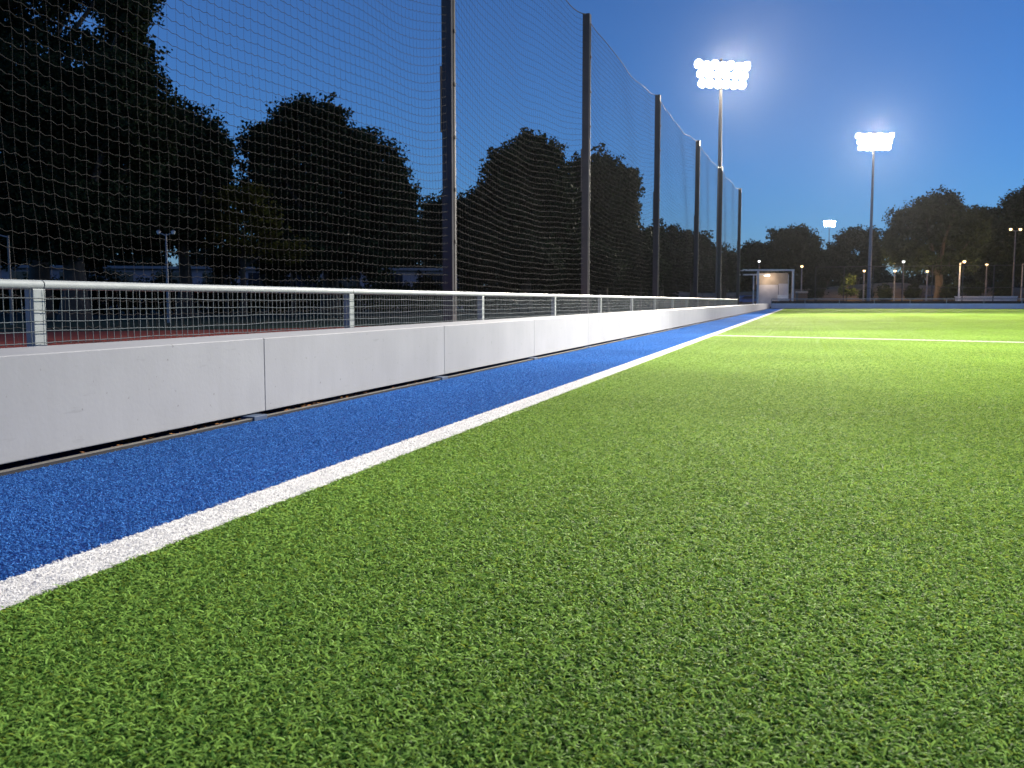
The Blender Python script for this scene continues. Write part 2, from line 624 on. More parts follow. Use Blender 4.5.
# ---------------------------------------------------------------- tall ball-stop net
FX0, FSL, FH = -5.80, 0.03226, 7.36
fence = thing('ball_stop_fence', (FX0, 0, 0), 'tall black ball stop net hung between dark steel posts', 'ball stop fence')
py_ = [-4.2, 5.0, 14.07, 22.52, 31.82, 41.18, 49.46, 59.17]
mb = MB()
mb.box(-0.085, 0.085, -0.085, 0.085, -0.03, FH + 0.06, 0.01)
mb.box(-0.105, -0.086, -0.10, 0.06, 3.3, 4.3, 0.004)
p0 = mb.build('post', M['post'], fence)
mb = MB()
mb.box(0.086, 0.098, -0.02, 0.02, 0.5, 7.2, 0.002)
for z in np.arange(0.8, 7.2, 0.8):
    mb.box(0.098, 0.112, -0.03, 0.03, z, z + 0.05, 0.003)
s0 = mb.build('net_track', M['cable'], p0)
for i, yy in enumerate(py_):
    p = p0 if i == 0 else copy_tree(p0, fence)
    p.location = (FSL * yy, yy, 0)
    p.rotation_euler = (0, 0, -math.atan(FSL))
CELL = 0.122
for b in range(len(py_) - 1):
    y0, y1 = py_[b] + 0.09, py_[b + 1] - 0.09
    W = y1 - y0
    nc = int(round(W / CELL))
    nr = int(round(FH / CELL))
    r = np.random.default_rng(50 + b)
    ph = r.uniform(0, 6, 8)
    def warp(u, z):
        """Where net point (u along the bay 0..1, height z) hangs."""
        w4 = 4 * u * (1 - u)
        prof = 0.55 * w4 + 0.45 * (1 - np.abs(2 * u - 1) ** 5)
        hz_ = z / FH
        sag = (0.20 * hz_ + 0.30 * np.sin(PI * np.clip(hz_, 0, 1)) ** 1.2 + 0.02) * prof
        sag = sag + 0.05 * w4 * np.sin(u * 7 + ph[0] + hz_ * 3) + 0.018 * np.sin(u * 23 + ph[1] + hz_ * 9)
        yy = y0 + u * W + 0.03 * np.sin(hz_ * 8 + ph[2] + u * 5) + 0.012 * np.sin(hz_ * 31 + ph[3] + u * 17)
        xx = FSL * yy + 0.10 * w4 * np.sin(hz_ * PI) * np.sin(ph[4] + u * 3) + 0.03 * np.sin(u * 14 + hz_ * 6 + ph[5]) * w4
        zz = z + 0.02 - sag * (0.25 + 0.75 * np.clip(hz_ * 1.6, 0, 1))
        return np.stack([xx, yy, zz], -1)
    near = b <= 2
    # horizontals: a knot and a slack mid point in every cell
    ku = 2 * nc + 1 if near else nc + 1
    u = np.linspace(0, 1, ku)
    zs = np.linspace(0.0, FH, nr + 1)
    U, Z = np.meshgrid(u, zs)
    HP = warp(U, Z)
    if near:
        HP[:, 1::2, 2] -= 0.012 + 0.006 * r.random((nr + 1, nc))
        HP[:, 0::2, 2] += r.normal(0, 0.004, (nr + 1, nc + 1))
    uv = np.linspace(0, 1, nc + 1)
    zv = np.linspace(0, FH, (nr if near else nr // 3) + 1)
    U, Z = np.meshgrid(uv, zv, indexing='ij')
    VP = warp(U, Z)
    VP[:, :, 1] += r.normal(0, 0.004, VP.shape[:2])
    v, q = merge([tubes_arrays(HP, 0.0030, 3), tubes_arrays(VP, 0.0013 if near else 0.0018, 3)])
    quads_object('net', v, q, M['net'], fence)
    u = np.linspace(0, 1, 25)
    CP = warp(u, np.full(25, FH))[None]
    v, q = tubes_arrays(CP, 0.009, 5)
    quads_object('top_cable', v, q, M['cable'], fence, True)

# ---------------------------------------------------------------- floodlight masts


def spot(name, parent, loc, target, watts, size=1.2, cone=150, col=(1.0, 0.90, 0.74)):
    ld = bpy.data.lights.new(name, 'SPOT')
    ld.energy = watts
    ld.color = col
    ld.shadow_soft_size = size
    ld.spot_size = math.radians(cone)
    ld.spot_blend = 0.6
    o = bpy.data.objects.new(name, ld)
    COL.objects.link(o)
    o.parent = parent
    o.location = loc
    d = Vector(target) - (Vector(parent.location) + Vector(loc))
    o.rotation_euler = d.to_track_quat('-Z', 'Y').to_euler()
    return o


RMX, RMH, RMW = 31.0, 32.0, 110000


def flood_mast(base, top, label, face, watts, target, scale=1.0, lean=(0, 0), dark=False, cone=108):
    """A steel mast, three rows of lamps on cross bars; face is the yaw the lamp bank looks towards."""
    h = top - base[2]
    m = thing('floodlight_mast', base, label, 'floodlight', 'floodlight masts round the pitch')
    mb = MB()
    n = 6
    pts = [(lean[0] * k / n, lean[1] * k / n, h * k / n) for k in range(n + 1)]
    rad = [0.20 - 0.10 * k / n for k in range(n + 1)]
    mb.path(pts, [r_ * scale for r_ in rad], 12)
    mb.box(-0.32 * scale, 0.32 * scale, -0.32 * scale, 0.32 * scale, 0.0, 0.05)
    mb.build('pole', M['mast_dark'] if dark else M['mast'], m, True)
    mb = MB()
    rows = [(0.0, 6, 2.75), (0.58, 6, 2.95), (1.16, 7, 3.3)]
    c, s = math.cos(face), math.sin(face)      # bank runs along (c, s), faces (s, -c)
    def loc(a, f, z):
        return (lean[0] + (c * a + s * f) * scale, lean[1] + (s * a - c * f) * scale, h + z * scale)
    for z, k, w in rows:
        mb.tube(loc(-w / 2, 0, z), loc(w / 2, 0, z), 0.045 * scale, n=8)
    mb.tube(loc(0, 0, -0.5), loc(0, 0, 1.6), 0.08 * scale, n=8)
    for a in (-0.55, 0.55):
        mb.tube(loc(a, 0, -0.1), loc(a, 0, 1.5), 0.035 * scale, n=6)
    mb.tube(loc(-0.5, 0, -0.16), loc(0.5, 0, -0.16), 0.06 * scale, n=8)
    mb.build('crossbars', M['mast'], m)
    first = None
    for z, k, w in rows:
        for i in range(k):
            a = -w / 2 + w * i / (k - 1)
            jz = 0.05 * math.sin(3.1 * i + z)
            if first is None:
                lb = MB()
                rr = 0.285 * scale
                fwd = Vector((s, -c, -0.45)).normalized()
                lb.tube(-fwd * 0.16 * scale, fwd * 0.10 * scale, rr * 0.45, rr, 14)
                lb.tube(fwd * 0.10 * scale, fwd * 0.13 * scale, rr * 1.04, rr * 1.04, 14)
                first = lb.build('lamp', M['lamp_case'], m, loc=loc(a, 0.12, z + jz))
                ln = MB()
                ln.tube(fwd * 0.131 * scale, fwd * 0.165 * scale, rr * 0.97, rr * 0.7, 14)
                ln.build('lens', M['lens'], first)
                o = first
            else:
                o = copy_tree(first, m)
                o.location = loc(a, 0.12, z + jz)
    if watts:
        spot('flood_light', m, (lean[0] + s * 0.8, lean[1] - c * 0.8, h + 0.6 * scale), target, watts, 1.2, cone)
    return m


b1 = foot(718.2, 62.0)
t1 = at(720.8, 84, 62.0)
flood_mast(b1, float(t1[2]), 'tallest lit floodlight mast rising just behind the black ball stop net', math.radians(28), 230000, (20, 32, 0), cone=86,
           lean=(float(t1[0]) - b1[0], float(t1[1]) - b1[1]))
b2 = foot(868.6, 99.0)
t2 = at(873.8, 147.5, 99.0)
flood_mast(b2, float(t2[2]), 'lit floodlight mast standing behind the end barrier in front of dark trees', math.radians(12), 170000, (16, 45, 0),
           lean=(float(t2[0]) - b2[0], float(t2[1]) - b2[1]), dark=True, cone=80)
b3 = foot(827.8, 225.0)
t3 = at(829.3, 225.5, 225.0)
flood_mast(b3, float(t3[2]), 'smallest lit floodlight mast far off between two dark trees', math.radians(12), 9000, (20, 150, 0),
           lean=(float(t3[0]) - b3[0], float(t3[1]) - b3[1]), dark=True, scale=0.72, cone=80)

# the other touchline has masts of the same kind, out of the picture; each carries two beams onto the pitch
for k_, my in enumerate((14.0, 42.0, 68.0)):
    mm_ = flood_mast((RMX, my, 0.0), RMH, 'floodlight mast on the far right touchline, ' + ('nearest the camera', 'midway along the pitch', 'towards the end barrier')[k_],
                     math.radians(-90), 0, (0, 0, 0))
    for ty in ((12.5, 20), (31, 44), (54, 74))[k_]:
        spot('flood_light', mm_, (-1.0, 0.0, RMH + 0.6), ((5.2, 11.0, 11.0)[k_], ty, 0.0), RMW * (2.45, 0.75, 0.66)[k_], 0.9, (37, 46, 46)[k_], ((1.0, 0.935, 0.77), (1.0, 0.92, 0.74), (1.0, 0.92, 0.74))[k_])

# ---------------------------------------------------------------- end barrier, fence and things behind it
X0E = -3.0
eb = thing('end_barrier', (0, FAR, 0), 'low barrier of white panels closing off the far end of the pitch', 'barrier')
x = X0E
ep = None
while x < 33:
    if ep is None:
        mb = MB()
        mb.box(0.004, 2.996, 0.0, 0.06, 0.03, 0.478, 0.004)
        ep = mb.build('panel', M['end_board'], eb, loc=(x, 0, 0))
        mb = MB()
        mb.box(-0.03, 0.03, 0.10, 0.16, 0.0, 0.86)
        eq = mb.build('post', M['galv'], eb, loc=(x, 0, 0))
    else:
        for s_ in (ep, eq):
            o = s_.copy()
            COL.objects.link(o)
            o.location = (x, 0, 0)
    x += 3.0
mb = MB()
mb.tube((X0E, 0.13, 0.885), (33, 0.13, 0.885), 0.045, n=8)
mb.build('top_rail', M['galv'], eb)
mb = MB()
mb.box(X0E, 33, 0.20, 0.23, 0.45, 0.70)  # plain black band between the panels and the top rail
mb.build('black_sheet', M['black'], eb)

ef = thing('mesh_fence', (0, FAR + 3, 0), 'dark chain link fence with thin posts behind the end barrier', 'fence')
FHH = 3.9
mb = MB()
mb.tube((0, 0, -0.03), (0, 0, FHH), 0.045, n=8)
fp = mb.build('post', M['post'], ef)
fxs = [0.9 + 2.55 * k for k in range(22)]
for i, xx in enumerate(fxs):
    o = fp if i == 0 else fp.copy()
    if i:
        COL.objects.link(o)
    o.location = (xx, 0, 0)
mb = MB()
mb.tube((fxs[0], 0, FHH), (fxs[-1], 0, FHH), 0.035, n=8)
mb.tube((fxs[0], 0, 1.9), (fxs[-1], 0, 1.9), 0.02, n=6)
mb.build('top_rail', M['post'], ef)
Wf = fxs[-1] - fxs[0]
nd = int(Wf / 0.16)
D1 = np.zeros((nd, 2, 3))
D2 = np.zeros((nd, 2, 3))
for i in range(nd):
    a = fxs[0] + i * 0.16
    D1[i] = [(a, 0, 0.02), (min(a + FHH * 0.5, fxs[-1]), 0, FHH)]
    D2[i] = [(a, 0.004, FHH), (min(a + FHH * 0.5, fxs[-1]), 0.004, 0.02)]
v, q = merge([tubes_arrays(D1, 0.003, 3), tubes_arrays(D2, 0.003, 3)])
quads_object('chain_link', v, q, M['post'], ef)

# white framed shelter
D = 101.0
k = D / F
c0 = at(768, 301, D)
sh = thing('shelter', (float(c0[0]), float(c0[1]), 0), 'white framed shelter with pale back panels behind the end barrier', 'shelter', rz=YAW)
hw, ht, dp = 24.5 * k, EYE + 31.5 * k, 1.8
mb = MB()
def fr(mb, a, b_, r_=0.09):
    mb.box(min(a[0], b_[0]) - r_, max(a[0], b_[0]) + r_, min(a[1], b_[1]) - r_, max(a[1], b_[1]) + r_, min(a[2], b_[2]), max(a[2], b_[2]), 0.01)
for px_ in (-10.5 * k, 24.5 * k):
    fr(mb, (px_, 0, 0), (px_, 0, ht - 0.18))
    fr(mb, (px_, dp, 0), (px_, dp, ht - 0.5), 0.06)
mb.box(-28 * k, 25.5 * k, -0.09, 0.09, ht - 0.175, ht, 0.01)
mb.build('frame', M['white_paint'], sh)
mb = MB()
mb.box(-28 * k, 3 * k, 0.5, 0.62, ht - 0.62, ht - 0.48, 0.01)
mb.build('roof_beam', M['white_paint'], sh)
mb = MB()
mb.box(-3 * k, 2.4 * k, 0.52, 0.60, ht - 0.70, ht - 0.625, 0.01)
mb.build('strip_lamp', M['bulb_white'], sh)
sl = bpy.data.lights.new('shelter_light', 'POINT')
sl.energy = 80
sl.color = (1.0, 0.80, 0.62)
sl.shadow_soft_size = 0.25
so = bpy.data.objects.new('shelter_light', sl)
COL.objects.link(so)
so.parent = sh
so.location = (3 * k, 0.35, ht - 0.95)
mb = MB()
mb.box(-9 * k, 23.4 * k, dp - 0.4, dp - 0.34, ht - 1.6, ht - 0.35)
mb.build('upper_panel', M['beige'], sh)
mb = MB()
mb.box(-6.5 * k, 13 * k, dp - 0.6, dp - 0.52, 0.1, ht - 1.62)
mb.box(13.6 * k, 22.5 * k, dp - 0.6, dp - 0.52, 0.1, ht - 1.5)
mb.build('lower_panel', M['pale_panel'], sh)
be = MB()
be.box(12 * k, 23 * k, 0.5, 0.95, 0.78, 0.86, 0.01)
be.box(12 * k, 23 * k, 0.97, 1.03, 0.95, 1.35, 0.01)
for a in (13 * k, 22 * k):
    be.box(a - .04, a + .04, 0.55, 1.03, 0.0, 0.775)
be.build('bench', M['white_paint'], sh)


def car(base, rz, mat, label):
    c = thing('parked_car', base, label, 'car', 'cars parked beyond the far fence', rz)
    prof = [(-2.1, .35), (-2.15, .75), (-1.9, .95), (-1.35, 1.0), (-0.8, 1.42), (0.7, 1.46), (1.35, 1.02), (2.0, .85), (2.1, .55), (2.05, .33)]
    n = len(prof)
    mb = MB()
    v = []
    for yy, sc in ((-0.85, 0), (-0.78, 1), (0.78, 1), (0.85, 0)):
        pass
    v = [(x_, -0.84 if z_ < 1.0 else -0.66, z_) for x_, z_ in prof] + [(x_, 0.84 if z_ < 1.0 else 0.66, z_) for x_, z_ in prof]
    f = [tuple(range(n)), tuple(range(2 * n - 1, n - 1, -1))] + [(i, n + i, n + (i + 1) % n, (i + 1) % n) for i in range(n)]
    mb.add(v, f)
    mb.build('body', mat, c)
    w = MB()
    for s_ in (-1, 1):
        w.add([(-1.2, s_ * .79, 1.03), (1.2, s_ * .79, 1.04), (0.65, s_ * .69, 1.40), (-0.75, s_ * .69, 1.37)], [(0, 1, 2, 3)])
    w.add([(1.33, -.66, 1.06), (1.33, .66, 1.06), (0.78, .58, 1.43), (0.78, -.58, 1.43)], [(0, 1, 2, 3)])
    w.add([(-1.36, -.66, 1.04), (-1.36, .66, 1.04), (-0.86, .58, 1.40), (-0.86, -.58, 1.40)], [(0, 1, 2, 3)])
    w.build('window', M['glass'], c)
    wh = MB()
    wh.tube((0, -.1, 0), (0, .1, 0), 0.32, n=16)
    first = None
    for sx in (-1.3, 1.3):
        for sy in (-.78, .78):
            if first is None:
                first = wh.build('wheel', M['tyre'], c, loc=(sx, sy, 0.32))
            else:
                o = first.copy()
                COL.objects.link(o)
                o.location = (sx, sy, 0.32)
    return c


car(foot(747, 128), YAW + 0.25, M['car_blue'], 'blue parked car seen left of the white framed shelter')
car(foot(930, 118), YAW + 1.2, M['car_dark'], 'dark parked car beneath the big tree at the far end')

bx = thing('storage_box', foot(801.5, 112), 'brown storage box with a lamplit lid right of the white framed shelter', 'storage box', rz=YAW)
mb = MB()
mb.box(-.55, .55, -.4, .4, 0.0, 1.62, 0.02)
mb.build('body', M['wood'], bx)
mb = MB()
mb.box(-.62, .62, -.47, .47, 1.623, 1.84, 0.03)  # pale colour stands in for the lamplight on the top
mb.build('lid', M['lid'], bx)

wl0, wl1 = foot(956, 104), foot(1017, 104)
lw_ = thing('low_wall', wl0, 'low white wall at the foot of the dark trees beyond the far fence', 'wall', rz=math.atan2(wl1[1] - wl0[1], wl1[0] - wl0[0]))
LW = math.hypot(wl1[0] - wl0[0], wl1[1] - wl0[1])
mb = MB()
mb.box(0, LW, 0, 0.25, -0.03, 1.10, 0.01)
mb.build('masonry', M['pale_panel'], lw_)
mb = MB()
mb.box(-0.06, LW + 0.06, -0.05, 0.30, 1.103, 1.22, 0.01)
mb.build('coping', M['white_paint'], lw_)


# ---------------------------------------------------------------- small lamps
def street_lamp(px, ytop, D, label, style, polemat, bulb, watts, col, group='street lamps beyond the far fence', ahead=1.3, sz=1.0):
    b = foot(px, D)
    h = float(at(px, ytop, D)[2])
    o = thing('street_lamp', b, label, 'street lamp', group, YAW)
    mb = MB()
    mb.tube((0, 0, -0.03), (0, 0, h), 0.11 * sz, 0.06 * sz, n=10)
    mb.build('pole', polemat, o, True)
    arms = {'single': [(0.0, 0.0)], 'twin': [(-0.55, 0), (0.55, 0)], 'arm': [(0.45, 0)], 'left_arm': [(-0.9, 0)]}[style]
    mb = MB()
    for ax, ay in arms:
        ax *= sz
        if abs(ax) > 0.01:
            mb.tube((0, 0, h - 0.05), (ax, 0, h + 0.05), 0.045 * sz, n=8)
        mb.tube((ax, ay, h + 0.22 * sz), (ax, ay, h + 0.30 * sz), 0.16 * sz, 0.06 * sz, n=12)
    mb.build('lamp_hood', M['lamp_case'], o)
    for ax, ay in arms:
        g = MB()
        ax *= sz
        g.tube((ax, ay, h + 0.0), (ax, ay, h + 0.20 * sz), 0.10 * sz, 0.17 * sz, n=14)
        g.build('lamp_shade', bulb, o, True)
    if watts:
        ld = bpy.data.lights.new('street_light', 'POINT')
        ld.energy = watts * 1.0
        ld.color = col
        ld.shadow_soft_size = 0.3
        lo = bpy.data.objects.new('street_light', ld)
        COL.objects.link(lo)
        lo.parent = o
        lo.location = (0, ahead, h + 0.1)
    return o


WM = (1.0, 0.60, 0.26)
WH = (0.95, 0.95, 0.9)
street_lamp(758.3, 262.5, 118, 'thin white lit lamp rising directly behind the white framed shelter', 'single', M['mast'], M['bulb_white'], 0, WH)
street_lamp(801, 267.5, 116, 'warm lit lamp just above the brown storage box', 'single', M['mast_dark'], M['bulb_warm'], 700, WM)
street_lamp(863.2, 272, 116, 'warm lit lamp close left of the dark floodlight mast', 'single', M['mast_dark'], M['bulb_warm'], 900, WM)
street_lamp(893.8, 272, 116, 'warm lit lamp on a dark post close right of the dark floodlight mast', 'single', M['mast_dark'], M['bulb_warm'], 900, WM)
street_lamp(902.2, 263, 107, 'white lit lamp on a tall grey post at the left edge of the big tree', 'single', M['mast'], M['bulb_white'], 0, WH)
street_lamp(926.2, 272.5, 110, 'warm lit lamp hanging in the shade of the big tree above the dark car', 'single', M['mast_dark'], M['bulb_warm'], 900, WM)
street_lamp(958.6, 263, 103, 'white post lamp at the left end of the low white wall', 'arm', M['white_paint'], M['bulb_warm'], 420, WM, ahead=-1.4)
street_lamp(985.2, 266, 110, 'warm lit lamp on a grey post behind the middle of the low white wall', 'single', M['mast'], M['bulb_warm'], 700, WM)
street_lamp(1012.3, 231, 107, 'tall street lamp with two warm heads at the right end of the low white wall', 'twin', M['mast'], M['bulb_warm'], 1600, WM)
street_lamp(1021, 264, 112, 'white lit lamp on a dark post at the right edge of the view', 'arm', M['mast_dark'], M['bulb_white'], 0, WH)
street_lamp(11, 236, 29, 'unlit lamp post with one arm seen through the net by the pale building', 'left_arm', M['mast'], M['white_paint'], 0, WH, 'lamp posts behind the ball stop net', sz=0.45)
street_lamp(168, 234.5, 32, 'slim grey lamp post seen through the net beneath the big trees', 'twin', M['mast_dark'], M['white_paint'], 0, WH, 'lamp posts behind the ball stop net', sz=0.45)


# ---------------------------------------------------------------- grass bank beyond the far fence
def bank():
    nx, ny = 70, 16
    v, f = [], []
    for j in range(ny):
        for i in range(nx):
            x_ = -22 + i * 1.5
            y_ = 124 + j * 3.0
            t_ = min(1, j / 6)
            z_ = -0.05 + (3 * t_ * t_ - 2 * t_ ** 3) * (2.4 + 0.6 * math.sin(x_ * 0.13) + 0.3 * math.sin(x_ * 0.41 + y_ * 0.2))
            v.append((x_, y_, z_))
    for j in range(ny - 1):
        for i in range(nx - 1):
            a = j * nx + i
            f.append((a, a + 1, a + nx + 1, a + nx))
    mb = MB()
    mb.add(v, f)
    return tag(mb.build('hill', plain('lamplit_grass_bank', (0.13, 0.095, 0.05), 0.95, 0, 0.4, 0.5, 0.5, 6), None, True), kind='structure')  # brown puts the warm lamplight into the grass colour


bank()

# ---------------------------------------------------------------- trees
L_DARK = leafy('dark_foliage', (0.008, 0.015, 0.008), (0.026, 0.040, 0.018))
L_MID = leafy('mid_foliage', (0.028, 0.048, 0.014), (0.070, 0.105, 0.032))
L_LAMPLIT = leafy('lamplit_foliage', (0.030, 0.028, 0.006), (0.11, 0.09, 0.015))  # golden tone puts street lamp light into the leaf colour


def leaves(centres, radii, density, leaf, seed, clump=0.34, fill=0.35):
    """Leaf quads gathered in clumps over the shells of overlapping lobes, with a thinner scatter inside."""
    r = np.random.default_rng(seed)
    out = []
    for c, R in zip(centres, radii):
        R = np.asarray(R, float)
        area = 4 * PI * (R[0] * R[1] * R[2]) ** (2 / 3)
        ncl = max(6, int(area * density / (clump * clump) * 0.40))
        d = r.normal(size=(ncl, 3))
        d /= np.linalg.norm(d, axis=1, keepdims=True)
        rad = r.uniform(0.62, 1.02, ncl) + r.normal(0, 0.05, ncl)
        cc = c + d * R * rad[:, None]
        per = 26
        p = cc[:, None, :] + r.normal(0, clump * 0.55, (ncl, per, 3)) * np.array([1, 1, 0.7])
        out.append(p.reshape(-1, 3))
        ni = int(ncl * per * fill)
        d = r.normal(size=(ni, 3))
        d /= np.linalg.norm(d, axis=1, keepdims=True)
        out.append(c + d * R * (r.random(ni) ** 0.5 * 0.8)[:, None])
    P = np.concatenate(out)
    inner = np.concatenate([np.full(len(o_), k_ % 2 == 1) for k_, o_ in enumerate(out)])
    n = len(P)
    a = r.normal(size=(n, 3))
    a /= np.linalg.norm(a, axis=1, keepdims=True)
    b = r.normal(size=(n, 3))
    b = np.cross(a, b)
    b /= np.linalg.norm(b, axis=1, keepdims=True)
    s = leaf * r.uniform(0.55, 1.4, (n, 1))
    s[inner] *= 1.7
    V = np.stack([P - a * s * 0.5, P + b * s * 0.33, P + a * s * 0.5, P - b * s * 0.33], 1).reshape(-1, 3)
    Q = np.arange(4 * n).reshape(n, 4)
    return V, Q


def tree(name, lobes, D, label, cat='tree', leaf=0.16, density=1.0, mat=None, trunk_px=None, trunk_r=0.28, seed=1, fill=0.35, clump=0.34, group=None, depth=0.8):
    """lobes: (px, py, rx, ry) as surveyed from the photograph; each gets its own depth and thickness."""
    r = np.random.default_rng(seed)
    cs, rs = [], []
    k = D / F
    for (px, py, rx, ry) in lobes:
        off = r.uniform(-0.5, 0.5) * max(l[2] for l in lobes) * k * depth
        p = at(px, py, D)
        q = np.array([0, 0, EYE]) + (p - np.array([0, 0, EYE])) * (D + off) / D
        cs.append(q)
        rs.append((rx * k, rx * k * 0.95, ry * k))
    tpx = trunk_px if trunk_px is not None else float(np.mean([l[0] for l in lobes]))
    base = np.array(foot(tpx, D))
    o = thing(name, tuple(base), label, cat, group)
    # trunk and limbs
    top = max(c[2] for c in cs)
    low = min(c[2] for c in cs)
    fork = np.array([base[0], base[1], max(1.2, low * 0.75)])
    mb = MB()
    mb.path([tuple(np.array([0, 0, -0.05])), tuple((fork - base) * [0, 0, .5] + [0.06, 0.03, 0]), tuple(fork - base)], [trunk_r * 1.5, trunk_r * 0.95, trunk_r * 0.8], 12)
    for c in cs:
        m1 = fork + (c - fork) * 0.5 + r.normal(0, 0.25, 3) + np.array([0, 0, 0.3])
        mb.path([tuple(fork - base), tuple(m1 - base), tuple(c - base)], [trunk_r * 0.6, trunk_r * 0.36, trunk_r * 0.12], 6)
    mb.build('trunk', M['bark'], o, True)
    V, Q = leaves([c - base for c in cs], rs, density, leaf, seed, clump, fill)
    quads_object('crown', V, Q, mat or L_DARK, o)
    return o


LG = 'trees behind the ball stop net'
tree('broadleaf_tree', [(18, 100, 62, 60), (75, 118, 70, 62), (130, 60, 34, 44), (118, 105, 50, 55), (30, 172, 72, 60), (95, 178, 72, 62), (128, 5, 30, 38), (60, 218, 70, 42), (10, 228, 60, 38), (150, 130, 36, 46)], 36,
     'tallest dark broadleaf tree reaching out of the top of the picture behind the net', leaf=0.17, density=1.0, trunk_px=74, trunk_r=0.42, seed=11, group=LG, fill=0.5)
tree('broadleaf_tree', [(20, 0, 60, 34), (75, -20, 60, 36), (115, -25, 45, 40), (25, 40, 40, 22), (85, 45, 30, 18), (-25, 20, 45, 60)], 41,
     'loose dark treetop with patches of sky showing through its leaves', leaf=0.17, density=0.8, trunk_px=40, trunk_r=0.34, seed=12, group=LG, fill=0.2)
tree('broadleaf_tree', [(192, 150, 44, 46), (170, 185, 50, 50), (205, 195, 38, 55), (165, 225, 48, 35), (125, 225, 40, 34), (180, 128, 28, 26), (215, 165, 22, 40)], 43,
     'rounded dark tree at the right shoulder of the tallest tree', leaf=0.17, trunk_px=185, trunk_r=0.3, seed=13, group=LG, fill=0.5)
tree('broadleaf_tree', [(300, 128, 36, 32), (325, 122, 26, 24), (268, 148, 32, 30), (325, 180, 50, 50), (375, 178, 38, 46), (395, 205, 28, 40), (275, 195, 44, 45), (340, 225, 60, 36), (392, 235, 36, 30), (290, 235, 40, 28), (352, 148, 30, 26)], 48,
     'broad dark double crowned tree in the middle of the nearest net bay', leaf=0.18, trunk_px=330, trunk_r=0.4, seed=14, group=LG, fill=0.5)
tree('lamplit_tree', [(236, 205, 26, 24), (222, 232, 24, 22), (262, 222, 24, 20), (245, 240, 30, 18), (285, 252, 26, 14), (255, 196, 16, 16)], 42,
     'smaller tree with lamplit leaves between two dark trees', leaf=0.15, density=0.55, mat=L_LAMPLIT, trunk_px=243, trunk_r=0.14, seed=15, group=LG, fill=0.3)
tree('shrubby_tree', [(440, 222, 26, 28), (424, 240, 22, 24), (462, 215, 24, 22), (456, 244, 26, 26), (478, 235, 22, 30)], 62,
     'low bushy tree directly behind the thickest net post', leaf=0.2, trunk_px=450, trunk_r=0.2, seed=16, group=LG, fill=0.5)
tree('broadleaf_tree', [(528, 160, 30, 30), (508, 180, 26, 36), (548, 175, 24, 36), (490, 205, 24, 30), (515, 215, 40, 40), (552, 215, 30, 44), (500, 245, 44, 28), (545, 250, 40, 28)], 57,
     'tall rounded dark tree in the second net bay', leaf=0.2, trunk_px=525, trunk_r=0.35, seed=17, group=LG, fill=0.55)
tree('broadleaf_tree', [(598, 176, 26, 26), (578, 190, 20, 36), (617, 190, 22, 28), (630, 185, 12, 16), (626, 208, 17, 24), (596, 222, 38, 38), (628, 245, 26, 26), (585, 250, 34, 26), (640, 262, 24, 22)], 64,
     'dark tree with a ragged right side behind the second net post', leaf=0.22, trunk_px=602, trunk_r=0.35, seed=18, group=LG, fill=0.55)
DG = 'trees in the far tree line behind the net'
tree('far_tree', [(655, 240, 16, 18), (668, 238, 15, 16), (648, 262, 24, 18), (672, 262, 22, 18)], 88, 'low far tree left of the third net post', leaf=0.28, density=0.8, trunk_px=660, seed=19, group=DG, fill=0.5, clump=0.5)
tree('far_tree', [(686, 242, 15, 15), (702, 248, 14, 16), (690, 265, 24, 18)], 92, 'low far tree right of the third net post', leaf=0.28, density=0.8, trunk_px=692, seed=20, group=DG, fill=0.5, clump=0.5)
tree('far_tree', [(718, 258, 14, 16), (730, 262, 14, 14), (722, 275, 18, 14)], 96, 'low far tree beside the tallest floodlight mast', leaf=0.28, density=0.8, trunk_px=723, seed=21, group=DG, fill=0.5, clump=0.5)
EG = 'trees beyond the far fence'
tree('far_tree', [(754, 252, 13, 13), (744, 262, 13, 15), (764, 262, 15, 15), (755, 274, 24, 11)], 140, 'small dark tree behind the white framed shelter', leaf=0.34, density=0.8, trunk_px=755, seed=22, group=EG, fill=0.55, clump=0.6)
tree('far_tree', [(782, 240, 15, 14), (798, 237, 14, 12), (811, 245, 11, 14), (775, 256, 18, 16), (803, 258, 22, 18), (788, 268, 34, 12)], 138, 'round topped dark tree left of the smallest floodlight', leaf=0.34, density=0.85, trunk_px=792, seed=23, group=EG, fill=0.55, clump=0.6)
tree('far_tree', [(826, 262, 14, 16), (820, 272, 18, 10), (836, 268, 12, 12)], 150, 'low dark tree behind the smallest floodlight', leaf=0.34, density=0.8, trunk_px=826, seed=24, group=EG, fill=0.55, clump=0.6)
tree('far_tree', [(850, 240, 15, 13), (868, 240, 14, 13), (840, 254, 14, 16), (872, 256, 16, 18), (855, 266, 26, 14)], 140, 'dark tree behind the dark floodlight mast', leaf=0.34, density=0.85, trunk_px=857, seed=25, group=EG, fill=0.55, clump=0.6)
tree('large_tree', [(941, 206, 20, 16), (925, 210, 16, 16), (955, 212, 14, 16), (905, 222, 18, 18), (935, 232, 30, 24), (898, 248, 18, 18), (960, 240, 24, 24), (915, 258, 24, 16), (950, 264, 28, 14), (975, 232, 18, 24), (888, 238, 8, 10)], 116,
     'biggest spreading tree beyond the far fence, over the dark car', leaf=0.30, density=0.9, trunk_px=938, trunk_r=0.5, seed=26, group=EG, fill=0.5, clump=0.6)
tree('far_tree', [(978, 220, 16, 16), (990, 222, 12, 14), (985, 245, 20, 22), (990, 268, 24, 12)], 128, 'dark tree right of the biggest spreading tree', leaf=0.32, density=0.9, trunk_px=985, seed=27, group=EG, fill=0.55, clump=0.6)
